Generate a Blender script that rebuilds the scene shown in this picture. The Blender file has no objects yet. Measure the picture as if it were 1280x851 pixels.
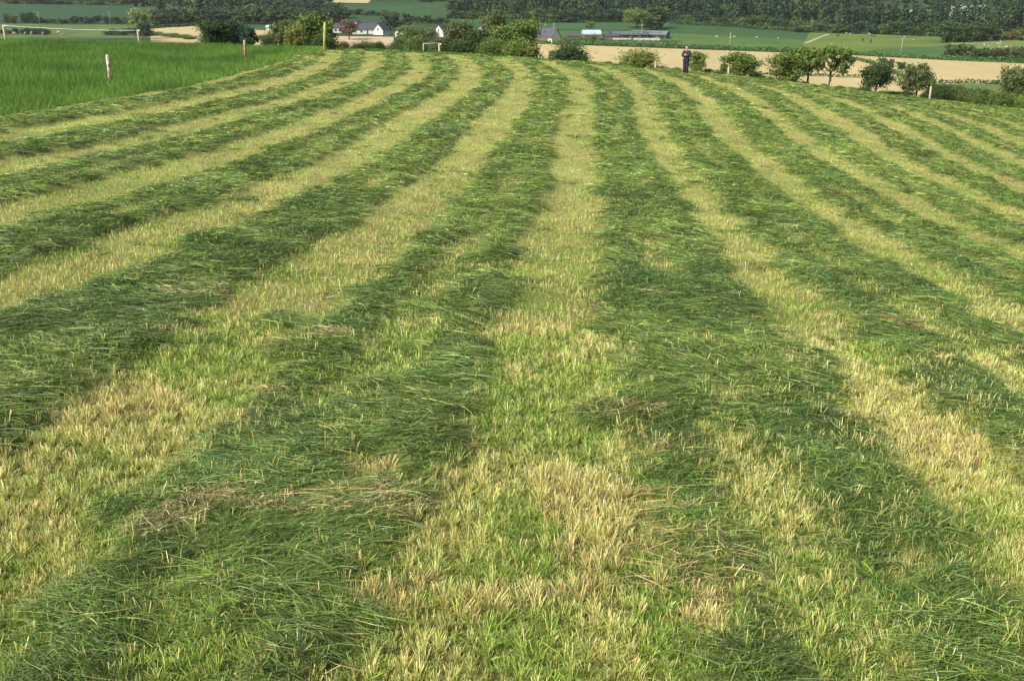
import bpy, math, random
import numpy as np
from mathutils import Vector, Matrix
rng = np.random.default_rng(7)
random.seed(7)
SC = bpy.context.scene
COL = SC.collection

# ------------------------------------------------------------------ camera model (for turning pixels into places)
F = 1250.0
TH = math.atan((425.5 + 40) / F)
S_, C_ = math.sin(TH), math.cos(TH)

def ray(u, v):
    a = (np.asarray(u, float) - 640) / F
    b = (425.5 - np.asarray(v, float)) / F
    return a, C_ + b * S_, -S_ + b * C_

# ------------------------------------------------------------------ noise
def _hash(ix, iy, seed):
    h = (ix.astype(np.int64) * 374761393 + iy.astype(np.int64) * 668265263 + seed * 974634777) & 0x7fffffff
    h = ((h ^ (h >> 13)) * 1274126177) & 0x7fffffff
    h = h ^ (h >> 16)
    return (h & 0xffff) / 65535.0

def vnoise(x, y, seed=0):
    x = np.asarray(x, float); y = np.asarray(y, float)
    x, y = np.broadcast_arrays(x, y)
    ix = np.floor(x); iy = np.floor(y)
    fx = x - ix; fy = y - iy
    fx = fx * fx * (3 - 2 * fx); fy = fy * fy * (3 - 2 * fy)
    a = _hash(ix, iy, seed); b = _hash(ix + 1, iy, seed)
    c = _hash(ix, iy + 1, seed); d = _hash(ix + 1, iy + 1, seed)
    return (a * (1 - fx) + b * fx) * (1 - fy) + (c * (1 - fx) + d * fx) * fy

def fbm(x, y, seed=0, octv=3):
    t = 0; amp = 1; n = 0
    for i in range(octv):
        t = t + amp * vnoise(np.asarray(x) * 2 ** i + 13.7 * i, np.asarray(y) * 2 ** i - 7.3 * i, seed + i * 17)
        n += amp; amp *= .5
    return t / n            # 0..1

def sstep(x, a, b):
    t = np.clip((np.asarray(x, float) - a) / (b - a), 0, 1)
    return t * t * (3 - 2 * t)

# ------------------------------------------------------------------ terrain of the mown field and the valley
KY = np.array([0, 5, 10, 17, 27, 40, 55, 80.]); KA = np.array([0, 20, 45, 80.])
P_ = np.array([-2.61225, -3.10699, -3.58985, -4.33458, -5.0581, -5.5511, -5.74421, -6.3618]); CC_ = np.array([-0.16341, 0.08318, 0.39796, 0.90815, 1.68212, 2.45138, 3.60774, 1.2685]); AA_ = np.array([-0.01481, -0.06196, -0.03903, -0.02512]); Q_ = -0.00225
def nat(K):
    n = len(K); h = np.diff(K); A = np.zeros((n, n)); B = np.zeros((n, n)); A[0, 0] = A[-1, -1] = 1
    for i in range(1, n - 1):
        A[i, i-1] = h[i-1]; A[i, i] = 2 * (h[i-1] + h[i]); A[i, i+1] = h[i]
        B[i, i-1] = 6 / h[i-1]; B[i, i] = -6 / h[i-1] - 6 / h[i]; B[i, i+1] = 6 / h[i]
    return np.linalg.solve(A, B)
MM = nat(KY); MA = nat(KA)
def spl(y, K, k, M, end=0.0):
    y = np.asarray(y, float); yc = np.clip(y, K[0], K[-1]); i = np.clip(np.searchsorted(K, yc) - 1, 0, len(K) - 2)
    h = K[i+1] - K[i]; m = M @ k; A = (K[i+1] - yc) / h; B = 1 - A
    v = A * k[i] + B * k[i+1] + ((A**3 - A) * m[i] + (B**3 - B) * m[i+1]) * h * h / 6
    return v + (y - yc) * np.where(y > yc, end, (k[1] - k[0]) / (K[1] - K[0]))
def zfield(X, Y):
    X = np.clip(X, -48, 42)
    xp = np.maximum(X, 0); xq = np.where(xp < 20, xp * xp, 400 + 40 * (xp - 20))
    return spl(Y, KY, P_, MM, -.035) + spl(Y, KA, AA_, MA) * X * sstep(Y, -40, 0) + Q_ * xq * sstep(Y, -30, 0)
BX = np.array([-90, -40, -15, -7.5, 0, 4, 10, 14.5, 19, 28, 40, 70.]); BY = np.array([84, 83, 82, 81, 77, 73.2, 71, 69.8, 68.8, 68.6, 70, 76.])
def ybound(X): return np.interp(X, BX, BY)
EY = np.array([-40, 10, 31.7, 40, 47, 60, 77, 90.]); EX = np.array([-17, -16.4, -16, -15.9, -15, -14.5, -14.7, -15])
def xedge(Y): return np.interp(Y, EY, EX) + .30 * (vnoise(Y * .8, 3.1, 5) - .5) + .35 * (vnoise(Y * 2.6, 9.1, 6) - .5)
def zvalley(X, Y):
    return np.interp(Y, [60, 290, 650, 780, 900, 1000, 1300, 1700], [-8, -36, -36, -33, -27, -20, 15, 70]) \
        - .02 * np.clip(X, 0, 60) * sstep(Y, 200, 90)
def terrain(X, Y):
    X = np.asarray(X, float); Y = np.asarray(Y, float)
    yb = ybound(X); d = np.maximum(Y - yb, 0)
    zf = zfield(X, np.minimum(Y, yb)) - .1 * np.minimum(d, 20)
    w = sstep(d, 4, 22)
    return zf * (1 - w) + zvalley(X, np.maximum(Y, 60)) * w

STRIP = 3.0
# places where the mower or the wind left something of its own: (X, Y, radius, stretch along Y)
BARE = [(-.55, 4.35, .30, 1.2), (-.95, 5.7, .22, 1.5), (.45, 5.05, .50, 1.3), (.62, 5.9, .30, 1.2), (.95, 4.3, .30, 1.0), (1.55, 6.7, .13, 2.4), (1.75, 7.8, .14, 2.2), (1.35, 5.4, .14, 1.4), (-1.05, 8.3, .30, 1.0), (2.15, 4.7, .22, 1.3)]
LAID = [(.78, 6.95, .30, .8), (.70, 7.35, .24, .7), (2.45, 5.35, .45, .55), (-2.35, 9.6, .32, .8), (-2.2, 5.2, .22, .8)]
DRY = [(.55, 5.6, .42, 1.2), (.62, 5.0, .30, 1.2), (.35, 4.5, .30, 1.0), (-.52, 4.35, .22, 1.1), (-1.75, 5.25, .30, .9), (-1.95, 4.9, .26, .8), (-1.42, 5.15, .10, .8), (.95, 4.3, .22, 1.0), (.0, 4.45, .22, 1.0), (-1.0, 5.75, .14, 1.2), (-3.0, 7.0, .5, 1.0), (3.3, 6.9, .4, 1.3), (1.05, 6.2, .16, .7)]
def blobs(lst, X, Y):
    X = np.asarray(X, float); Y = np.asarray(Y, float); o = np.zeros(X.shape)
    near = Y < 16
    if not near.any(): return o
    x, y = X[near], Y[near]; r = np.zeros(x.shape)
    wx = (fbm(x * 3.5, y * 3.5, 301, 2) - .5) * .5; wy = (fbm(x * 3.5, y * 3.5, 302, 2) - .5) * .5
    for bx, by, rad, st in lst:
        d = np.sqrt((x + wx - bx) ** 2 + ((y + wy - by) / st) ** 2) / rad
        r = np.maximum(r, sstep(d, 1.15, .6))
    o[near] = r
    return o
def strip_coord(X, Y):
    s = (X - spl(Y, KY, CC_, MM, -.12)) / STRIP
    d = ybound(X) - Y                                  # headland swaths follow the far edge
    hw = 9.5 * sstep(X, 9, 20)
    return np.where(d < hw, d / STRIP + .25, s)
def light_mask(X, Y):
    """1 on the mown stubble between the swaths, 0 where the cut grass lies"""
    s = strip_coord(X, Y)
    wob = (fbm(X * .9, Y * .55, 11, 3) - .5) * .36 + (fbm(X * 2.6, Y * 2.2, 12, 3) - .5) * .26
    ds = np.abs(s - np.round(s))
    lane = np.round(s)
    hw = .222 + .03 * sstep(Y, 15, 45) + .035 * (_hash(lane, lane * 0, 3) - .5) * 2
    hw = hw + .055 * sstep(6.6 - Y, 0, 2) * (np.abs(lane) < .5)
    m = sstep(hw - ds + wob * .55, -.045, .045)
    # thin places in the middle of a swath, where the stubble shows through
    thin = sstep(.15 - np.abs(ds - .5), 0, .09) * sstep(fbm(X * .8, Y * .35, 21, 3), .40, .60) * .8
    bare = sstep(fbm(X * .9 + 40, Y * .9, 31, 3), .70, .78) * .7
    lone = sstep(fbm(X * .8 + 9, Y * .8 + 70, 41, 3), .77, .84) * .6   # tufts dropped on the stubble
    o = np.maximum(m * (1 - lone), np.maximum(thin, bare) * (1 - m))
    o = np.maximum(o, blobs(BARE, X, Y) * .92) * (1 - blobs(LAID, X, Y))
    return np.clip(o, 0, 1)
def mown(X, Y):
    return (X > xedge(Y)) & (Y < ybound(X))
def gz(X, Y, m=None):
    """height of the ground with the swaths lying on it"""
    if m is None: m = light_mask(X, Y)
    inn = np.where(mown(X, Y), 1., 0.)
    lump = .55 * fbm(X * 1.3, Y * 1.3, 51, 2) + .45 * (1 - np.abs(2 * fbm(X * 2.3, Y * 3.2, 52, 3) - 1))
    return terrain(X, Y) + inn * ((1 - m) * (.01 + .20 * lump ** 1.5) + .03 * (fbm(X * .5, Y * .5, 61, 2) - .5))

def at_ground(u, v, far=False):
    a, ry, rz = ray(u, v)
    ts = np.exp(np.linspace(math.log(2.5 if not far else 130), math.log(1600), 3000))
    f = rz * ts - terrain(a * ts, ry * ts)
    k = np.argmax(f < 0) if (f < 0).any() else len(ts) - 1
    t = ts[k]
    return float(a * t), float(ry * t), float(rz * t)
def at_dist(u, v, Y):
    a, ry, rz = ray(u, v)
    t = Y / ry
    return float(a * t), float(Y), float(rz * t)

# ------------------------------------------------------------------ object helpers
def set_props(o, label=None, cat=None, group=None, kind=None):
    if label: o['label'] = label
    if cat: o['category'] = cat
    if group: o['group'] = group
    if kind: o['kind'] = kind
def thing(name, label, cat, loc=(0, 0, 0), rz=0, group=None):
    o = bpy.data.objects.new(name, None); COL.objects.link(o)
    o.location = loc; o.rotation_euler = (0, 0, rz); o.empty_display_size = .2
    set_props(o, label, cat, group); return o
def mesh_np(name, V, Fq, mat, parent=None, col=None, smooth=False):
    """V (n,3); Fq (m,4) or (m,3) int array"""
    me = bpy.data.meshes.new(name)
    V = np.ascontiguousarray(V, np.float32); Fq = np.ascontiguousarray(Fq, np.int32)
    me.vertices.add(len(V)); me.vertices.foreach_set('co', V.ravel())
    k = Fq.shape[1]
    me.loops.add(Fq.size); me.loops.foreach_set('vertex_index', Fq.ravel())
    me.polygons.add(len(Fq))
    me.polygons.foreach_set('loop_start', np.arange(len(Fq), dtype=np.int32) * k)
    me.polygons.foreach_set('use_smooth', np.full(len(Fq), smooth, bool))
    if col is not None:
        at = me.color_attributes.new('tone', 'FLOAT_COLOR', 'POINT')
        c4 = np.ones((len(V), 4), np.float32); c4[:, :3] = col
        at.data.foreach_set('color', c4.ravel())
    me.update(calc_edges=True); me.validate()
    me.materials.append(mat)
    o = bpy.data.objects.new(name, me); COL.objects.link(o)
    if parent: o.parent = parent
    return o
class MB:
    def __init__(s): s.v = []; s.f = []
    def add(s, vs, fs):
        n = len(s.v); s.v += [tuple(p) for p in vs]; s.f += [tuple(i + n for i in f) for f in fs]
    def box(s, x0, x1, y0, y1, z0, z1):
        s.add([(x0,y0,z0),(x1,y0,z0),(x1,y1,z0),(x0,y1,z0),(x0,y0,z1),(x1,y0,z1),(x1,y1,z1),(x0,y1,z1)],
              [(0,3,2,1),(4,5,6,7),(0,1,5,4),(1,2,6,5),(2,3,7,6),(3,0,4,7)])
    def tube(s, pts, rad, n=8, cap=True):
        pts = [Vector(p) for p in pts]; rings = []
        for i, p in enumerate(pts):
            d = (pts[min(i+1, len(pts)-1)] - pts[max(i-1, 0)]).normalized()
            a = d.cross(Vector((0, 0, 1)) if abs(d.z) < .9 else Vector((1, 0, 0))).normalized(); b = d.cross(a)
            r = rad[i] if hasattr(rad, '__len__') else rad
            rings.append([p + (a * math.cos(2*math.pi*k/n) + b * math.sin(2*math.pi*k/n)) * r for k in range(n)])
        vs = [q for R in rings for q in R]; fs = []
        for i in range(len(pts)-1):
            for k in range(n):
                fs.append((i*n+k, i*n+(k+1) % n, (i+1)*n+(k+1) % n, (i+1)*n+k))
        if cap: fs += [tuple(range(n))[::-1], tuple((len(pts)-1)*n + k for k in range(n))]
        s.add(vs, fs)
    def build(s, name, mat, parent=None, smooth=False, bevel=0):
        me = bpy.data.meshes.new(name); me.from_pydata(s.v, [], s.f); me.update()
        me.materials.append(mat)
        if smooth: me.polygons.foreach_set('use_smooth', [True] * len(me.polygons))
        o = bpy.data.objects.new(name, me); COL.objects.link(o)
        if parent: o.parent = parent
        if bevel:
            m = o.modifiers.new('bevel', 'BEVEL'); m.width = bevel; m.segments = 2
        return o
def copy_tree(o, kids, loc, rz, scale):
    c = o.copy(); COL.objects.link(c); c.location = loc; c.rotation_euler = (0, 0, rz); c.scale = scale
    new = []
    for ch in kids:
        d = ch.copy(); COL.objects.link(d); d.parent = c; new.append(d)
    return c, new

# ------------------------------------------------------------------ materials
def mat_new(name):
    m = bpy.data.materials.new(name); m.use_nodes = True
    nt = m.node_tree; nt.nodes.clear()
    out = nt.nodes.new('ShaderNodeOutputMaterial')
    return m, nt, out
def N(nt, t, **kw):
    n = nt.nodes.new(t)
    for k, v in kw.items(): setattr(n, k, v)
    return n
def mat_simple(name, col, rough=.8, noise=.25, scale=3, spec=.3, metallic=0, stretch=(1,1,1)):
    m, nt, out = mat_new(name)
    b = N(nt, 'ShaderNodeBsdfPrincipled'); b.inputs['Roughness'].default_value = rough
    b.inputs['Specular IOR Level'].default_value = spec; b.inputs['Metallic'].default_value = metallic
    tc = N(nt, 'ShaderNodeTexCoord'); mp = N(nt, 'ShaderNodeMapping'); mp.inputs['Scale'].default_value = stretch
    no = N(nt, 'ShaderNodeTexNoise'); no.inputs['Scale'].default_value = scale; no.inputs['Detail'].default_value = 5
    rp = N(nt, 'ShaderNodeValToRGB')
    rp.color_ramp.elements[0].position = .3; rp.color_ramp.elements[1].position = .7
    rp.color_ramp.elements[0].color = tuple(c * (1 - noise) for c in col) + (1,)
    rp.color_ramp.elements[1].color = tuple(min(1, c * (1 + noise)) for c in col) + (1,)
    L = nt.links.new
    L(tc.outputs['Object'], mp.inputs[0]); L(mp.outputs[0], no.inputs['Vector']); L(no.outputs['Fac'], rp.inputs[0])
    L(rp.outputs[0], b.inputs['Base Color']); L(b.outputs[0], out.inputs[0])
    return m
def mat_leafy(name, rough=.55, spec=.3, trans=.3, objcol=False):
    """colour from the mesh's own tone attribute (times the object's colour), with light passing through the blade"""
    m, nt, out = mat_new(name); L = nt.links.new
    at = N(nt, 'ShaderNodeAttribute', attribute_name='tone')
    col = at.outputs['Color']
    if objcol:
        oi = N(nt, 'ShaderNodeObjectInfo'); mx = N(nt, 'ShaderNodeMix', data_type='RGBA', blend_type='MULTIPLY')
        mx.inputs[0].default_value = 1; L(col, mx.inputs[6]); L(oi.outputs['Color'], mx.inputs[7]); col = mx.outputs[2]
    b = N(nt, 'ShaderNodeBsdfPrincipled'); b.inputs['Roughness'].default_value = rough
    b.inputs['Specular IOR Level'].default_value = spec; L(col, b.inputs['Base Color'])
    t = N(nt, 'ShaderNodeBsdfTranslucent'); L(col, t.inputs[0])
    ms = N(nt, 'ShaderNodeMixShader'); ms.inputs[0].default_value = trans
    L(b.outputs[0], ms.inputs[1]); L(t.outputs[0], ms.inputs[2]); L(ms.outputs[0], out.inputs[0])
    return m
M_stub = mat_leafy('cut stalk', .6, .25, .25)
M_swath = mat_leafy('cut grass blade', .5, .35, .22)
M_tall = mat_leafy('growing grass blade', .55, .25, .3)
M_leaf = mat_leafy('leaf', .6, .2, .22, objcol=True)
M_wood_leaf = mat_leafy('wood leaf', .7, .1, .15)
M_bark = mat_simple('bark', (.09, .075, .055), .9, .35, 6)

# ------------------------------------------------------------------ the ground: one sheet
def field_tone(X, Y, m):
    g = fbm(X * .35, Y * .35, 71, 3)[:, None]; h = fbm(X * 2.4, Y * 2.0, 72, 3)[:, None]
    light = np.array([.22, .19, .075]) * (1 - g) + np.array([.17, .20, .055]) * g
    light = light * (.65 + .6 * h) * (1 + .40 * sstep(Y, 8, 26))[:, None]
    dark = np.array([.062, .092, .024]) * (.7 + .7 * h)
    return dark * (1 - m[:, None]) + light * m[:, None]
def build_ground():
    q = np.linspace(0, 1, 760)
    Yr = 4.0 * np.exp(q * math.log(1706 / 4.0)) - 6.0          # -2 .. 1700
    Yr = np.concatenate([[-60, -30, -15, -8, -5, -3.5], Yr])
    ac = np.concatenate([np.linspace(-2.2, -.66, 26)[:-1], np.linspace(-.66, .66, 430), np.linspace(.66, 2.2, 26)[1:]])
    YY, A = np.meshgrid(Yr, ac, indexing='ij')
    XX = A * (np.maximum(YY, 1) + 6.0) * np.where(YY < 2, 3, 1 + 2 * sstep(8 - YY, 0, 6))
    X = XX.ravel(); Y = YY.ravel()
    m = light_mask(X, Y)
    Z = gz(X, Y, m) - .012
    inn = mown(X, Y)
    tone = np.where(inn[:, None], field_tone(X, Y, m), 0)
    left = (~inn) & (Y < ybound(X) + 6)
    un = np.array([.045, .09, .016]) * (.7 + .6 * fbm(X * .5, Y * .5, 81, 3))[:, None]
    val = np.array([.035, .075, .026]) * (.75 + .5 * fbm(X * .02, Y * .02, 82, 4))[:, None]
    tone = np.where(left[:, None], un, tone)
    tone = np.where((~inn & ~left)[:, None], val, tone)
    nr, nc = YY.shape
    i = np.arange(nr * nc).reshape(nr, nc)
    Fq = np.stack([i[:-1, :-1], i[:-1, 1:], i[1:, 1:], i[1:, :-1]], -1).reshape(-1, 4)
    m_, nt, out = mat_new('field ground'); L = nt.links.new
    at = N(nt, 'ShaderNodeAttribute', attribute_name='tone')
    tc = N(nt, 'ShaderNodeTexCoord'); no = N(nt, 'ShaderNodeTexNoise'); no.inputs['Scale'].default_value = 14; no.inputs['Detail'].default_value = 6
    rp = N(nt, 'ShaderNodeMapRange'); rp.inputs[3].default_value = .45; rp.inputs[4].default_value = 1.5
    L(tc.outputs['Object'], no.inputs['Vector']); L(no.outputs['Fac'], rp.inputs[0])
    mx = N(nt, 'ShaderNodeVectorMath', operation='SCALE'); L(at.outputs['Color'], mx.inputs[0]); L(rp.outputs[0], mx.inputs['Scale'])
    b = N(nt, 'ShaderNodeBsdfPrincipled'); b.inputs['Roughness'].default_value = .95; b.inputs['Specular IOR Level'].default_value = .1
    L(mx.outputs[0], b.inputs['Base Color']); L(b.outputs[0], out.inputs[0])
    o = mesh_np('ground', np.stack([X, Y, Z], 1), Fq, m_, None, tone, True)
    o['kind'] = 'structure'
build_ground()

# ------------------------------------------------------------------ blades
def scatter(n, rho_fall, y0, y1, aw=.60, d0=5.0):
    """n random places in front of the camera; density per area falls with (d0/Y)^rho_fall"""
    # pdf over Y ~ Y^(1-rho) above d0, Y below
    g = np.linspace(y0, y1, 4000)
    w = np.where(g < d0, g, g * (d0 / g) ** rho_fall); w = w / w.sum()
    Y = np.interp(rng.random(n), np.cumsum(w), g)
    X = (rng.random(n) * 2 - 1) * (aw * Y + .4)
    return X, Y
def blades(name, P, D, B, Wd, Ln, col, k, mat, parent=None, tip=.15, tipcol=None):
    """P roots, D unit start direction, B bend, Wd width, Ln length; k quads each"""
    n = len(P)
    side = np.cross(D, rng.normal(size=(n, 3))); side /= np.linalg.norm(side, axis=1)[:, None] + 1e-9
    V = np.empty((n, k + 1, 2, 3), np.float32); Cc = np.empty((n, k + 1, 2, 3), np.float32)
    for j in range(k + 1):
        t = j / k
        c = P + D * (Ln * t)[:, None] + B * (Ln * t * t)[:, None]
        w = Wd * (1 - (1 - tip) * t ** 1.5) * .5
        V[:, j, 0] = c - side * w[:, None]; V[:, j, 1] = c + side * w[:, None]
        cc = col if tipcol is None else col * (1 - t) + tipcol * t
        Cc[:, j, 0] = cc; Cc[:, j, 1] = cc
    base = (np.arange(n) * (2 * (k + 1)))[:, None, None] + (np.arange(k) * 2)[None, :, None] + np.array([0, 1, 3, 2])[None, None, :]
    return mesh_np(name, V.reshape(-1, 3), base.reshape(-1, 4), mat, parent, Cc.reshape(-1, 3))
def pick(cols, probs, n, jit=.25):
    c = np.array(cols)[rng.choice(len(cols), n, p=np.array(probs) / sum(probs))]
    return np.clip(c * (1 + jit * rng.normal(size=(n, 1))) * (1 + .08 * rng.normal(size=(n, 3))), .004, .9)

def build_stubble(n):
    X, Y = scatter(n, 1.35, 2.6, 84); X2, Y2 = scatter(n // 2, 1.0, 2.8, 10, d0=4)
    X = np.concatenate([X, X2]); Y = np.concatenate([Y, Y2]); n = len(X)
    m = light_mask(X, Y)
    keep = mown(X, Y) & (rng.random(n) < m * .97 + .006 + .10 * sstep(fbm(X * 1.6, Y * .5, 98, 2), .40, .62))
    X, Y, m = X[keep], Y[keep], m[keep]; n = len(X)
    far = np.maximum(Y / 5, 1)
    # stalks stand in tufts with gaps of bare thatch between them
    c = .075 * far ** .35; ix, iy = np.floor(X / c), np.floor(Y / c)
    tx = (ix + .2 + .6 * _hash(ix, iy, 401)) * c; ty = (iy + .2 + .6 * _hash(ix, iy, 402)) * c
    tid = _hash(ix, iy, 403)
    pull = .45 * (1 - sstep(Y, 7, 16)); X = X + (tx - X) * pull; Y = Y + (ty - Y) * pull
    out = np.stack([X - tx, Y - ty], 1) / c[:, None]
    Z = gz(X, Y, light_mask(X, Y))
    dry = blobs(DRY, X, Y)
    patch = fbm(X * .55, Y * .5, 94, 3); p2 = fbm(X * 2.2, Y * 1.8, 95, 2)
    straw = np.maximum(sstep(patch * .5 + p2 * .5 + .10 * (tid - .5), .44, .62), dry)
    green = sstep(.62 - patch * .5 - p2 * .5, .06, .26) * (1 - dry)
    stem = rng.random(n) < (.12 + .29 * straw) * (1 - .6 * sstep(Y, 9, 28))     # dry hollow stems among softer leaves
    Ln = np.where(stem, .042 + .050 * rng.random(n), .026 + .060 * rng.random(n)) * (.60 + .70 * tid) * (1 + .35 * dry) * (1 - .22 * sstep(Y, 9, 26))
    Wd = np.where(stem, .0028 + .0027 * rng.random(n), .0023 + .0022 * rng.random(n)) * far ** .58
    lean = rng.normal(size=(n, 2)) * np.where(stem, .20, .34)[:, None] + out * (pull * 1.2)[:, None] + dry[:, None] * rng.normal(size=(n, 2)) * .25
    D = np.concatenate([lean, np.ones((n, 1))], 1); D /= np.linalg.norm(D, axis=1)[:, None]
    B = np.concatenate([rng.normal(size=(n, 2)) * np.where(stem, .05, .26)[:, None], np.where(stem, 0, -.06)[:, None]], 1)
    cs = pick([(.63, .60, .26), (.71, .69, .36), (.57, .58, .19), (.55, .46, .20), (.40, .27, .12)], [4, 3, 3.4, 1.8, .7], n, .16)
    cy = pick([(.42, .49, .105), (.50, .54, .16), (.34, .44, .08), (.57, .56, .23)], [4, 3, 3.4, 1.6], n, .2)
    cg = pick([(.23, .37, .055), (.30, .43, .075), (.17, .29, .045)], [4, 3, 2], n, .2)
    cb = pick([(.40, .25, .12), (.28, .15, .07), (.52, .38, .20)], [3, 2, 2], n, .2)
    r = rng.random(n)
    leaf = np.where((r < green * .85 + .10)[:, None], cg, cy)
    leaf = np.where((rng.random(n) < dry * .35 + straw * .08)[:, None], cb, leaf)
    col = np.where(stem[:, None], cs, leaf) * (.82 + .36 * np.where(pull > .02, tid, .5))[:, None]
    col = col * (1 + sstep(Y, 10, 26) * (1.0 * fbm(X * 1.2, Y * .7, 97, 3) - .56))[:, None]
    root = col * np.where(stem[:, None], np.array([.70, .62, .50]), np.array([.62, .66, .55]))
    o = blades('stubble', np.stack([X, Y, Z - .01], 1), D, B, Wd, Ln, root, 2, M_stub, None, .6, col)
    o['kind'] = 'stuff'; o['label'] = 'pale yellow green stubble of mown grass in long stripes'; o['category'] = 'stubble'
build_stubble(960000)

def build_swath(n, locks):
    X0, Y0 = scatter(locks, 1.3, 2.4, 84)
    m = light_mask(X0, Y0)
    keep = mown(X0, Y0) & (rng.random(locks) < np.maximum(1 - m * 1.02, .012))
    X0, Y0 = X0[keep], Y0[keep]; nl = len(X0)
    per = max(1, n // nl)
    # locks of grass thrown the same way: a smooth flow field, mostly across the swath
    ang0 = (fbm(X0 * .45, Y0 * .45, 101, 3) - .5) * 5.2 + (rng.normal(size=nl)) * .34
    ang0 = np.where(rng.random(nl) < .5, ang0, ang0 + math.pi)
    spread = .05 + .05 * np.abs(rng.normal(size=nl))
    tint = rng.random(nl)
    idx = np.repeat(np.arange(nl), per); n = len(idx)
    far = np.maximum(Y0[idx] / 5, 1)
    X = X0[idx] + rng.normal(size=n) * spread[idx] * far ** .15; Y = Y0[idx] + rng.normal(size=n) * spread[idx] * far ** .25
    mm = light_mask(X, Y)
    Z = gz(X, Y, mm) + np.abs(rng.normal(size=n)) * .018 - .004
    stand = rng.random(n) < .22 + .42 * sstep(fbm(X * 1.7, Y * 1.7, 102, 2), .5, .7)
    ang = ang0[idx] + rng.normal(size=n) * np.where(stand, 1.2, .32)
    el = np.where(stand, .35 + .6 * rng.random(n), .03 + .16 * rng.random(n))
    D = np.stack([np.cos(ang) * np.cos(el), np.sin(ang) * np.cos(el), np.sin(el)], 1)
    Ln = np.where(stand, .05 + .09 * rng.random(n), .08 + .21 * rng.random(n) ** 1.6) * (1 + .006 * Y)
    curl = rng.normal(size=n) * .28
    B = np.stack([-np.sin(ang) * curl, np.cos(ang) * curl, -np.sin(el) * .9 - .06 * rng.random(n)], 1)
    Wd = (.0024 + .0028 * rng.random(n)) * far ** .68
    cd = pick([(.086, .150, .028), (.120, .194, .038), (.060, .110, .025), (.162, .226, .050), (.24, .28, .078)], [4, 4, 3, 2.5, 1], n, .3)
    dry = np.maximum(sstep(fbm(X * 1.1, Y * 1.1, 103, 3), .67, .75) * (.6 - .4 * sstep(Y, 8, 20)), blobs(DRY, X, Y))
    cp = np.where((dry > .35)[:, None], pick([(.52, .43, .20), (.46, .34, .15), (.58, .52, .25), (.34, .22, .10)], [3, 3, 2, 1], n), pick([(.36, .42, .13), (.26, .35, .08), (.46, .44, .18)], [3, 4, 1], n))
    lockpale = rng.random(nl) < .07
    pale = rng.random(n) < .035 + .45 * lockpale[idx] + .52 * dry
    col = np.where(pale[:, None], cp, cd * (.70 + .6 * tint[idx])[:, None])
    blue = sstep(fbm(X * .5, Y * .5, 104, 2), .45, .7)[:, None]
    col = col * (1 - blue * np.array([.13, .06, -.02]))
    col *= (.75 + .5 * vnoise(X * 2, Y * 2, 105))[:, None]
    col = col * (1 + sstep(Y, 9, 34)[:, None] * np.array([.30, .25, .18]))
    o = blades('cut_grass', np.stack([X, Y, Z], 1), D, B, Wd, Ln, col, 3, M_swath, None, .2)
    o['kind'] = 'stuff'; o['label'] = 'dark green cut grass lying in broad swaths'; o['category'] = 'cut grass'
build_swath(980000, 90000)

def build_tall(n):
    Y = 26 + 62 * rng.random(n) ** .9
    X = -70 + (rng.random(n)) * 56.5
    keep = (X < xedge(Y) + .15 * rng.normal(size=n)) & (Y < ybound(X) + 2.5) & (X > -.60 * Y - 3)
    X, Y = X[keep], Y[keep]
    # the rough strip along the far edge, under the posts
    k2 = n // 7
    X2 = -14 + rng.random(k2) * 62; Y2 = ybound(X2) + .1 + np.abs(rng.normal(size=k2)) * 1.3
    X = np.concatenate([X, X2]); Y = np.concatenate([Y, Y2]); n = len(X)
    edge = np.concatenate([np.zeros(n - k2), np.ones(k2)])
    Z = terrain(X, Y) - .02
    lump = fbm(X * .35, Y * .35, 111, 3)
    Ln = (.22 + .22 * rng.random(n)) * (.55 + .9 * lump) * np.where(edge > 0, .62, 1)
    Wd = .008 + .010 * rng.random(n)
    lean = rng.normal(size=(n, 2)) * .28
    D = np.concatenate([lean, np.ones((n, 1))], 1); D /= np.linalg.norm(D, axis=1)[:, None]
    B = np.concatenate([rng.normal(size=(n, 2)) * .25, -.1 * np.ones((n, 1))], 1)
    col = pick([(.078, .182, .022), (.108, .222, .028), (.060, .145, .021), (.15, .245, .040)], [4, 4, 3, 1.5], n, .2)
    col *= (.45 + 1.1 * fbm(X * .45, Y * .30, 112, 4))[:, None]
    near = sstep(X - xedge(Y), -2.2, 0)[:, None] * (1 - edge)[:, None]
    col = col * (1 + near * np.array([.5, .35, .3]))
    o = blades('long_grass', np.stack([X, Y, Z], 1), D, B, Wd, Ln, col, 2, M_tall, None, .2)
    o['kind'] = 'stuff'; o['label'] = 'deep green uncut grass standing beside the mown field'; o['category'] = 'grass'
build_tall(430000)

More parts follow.
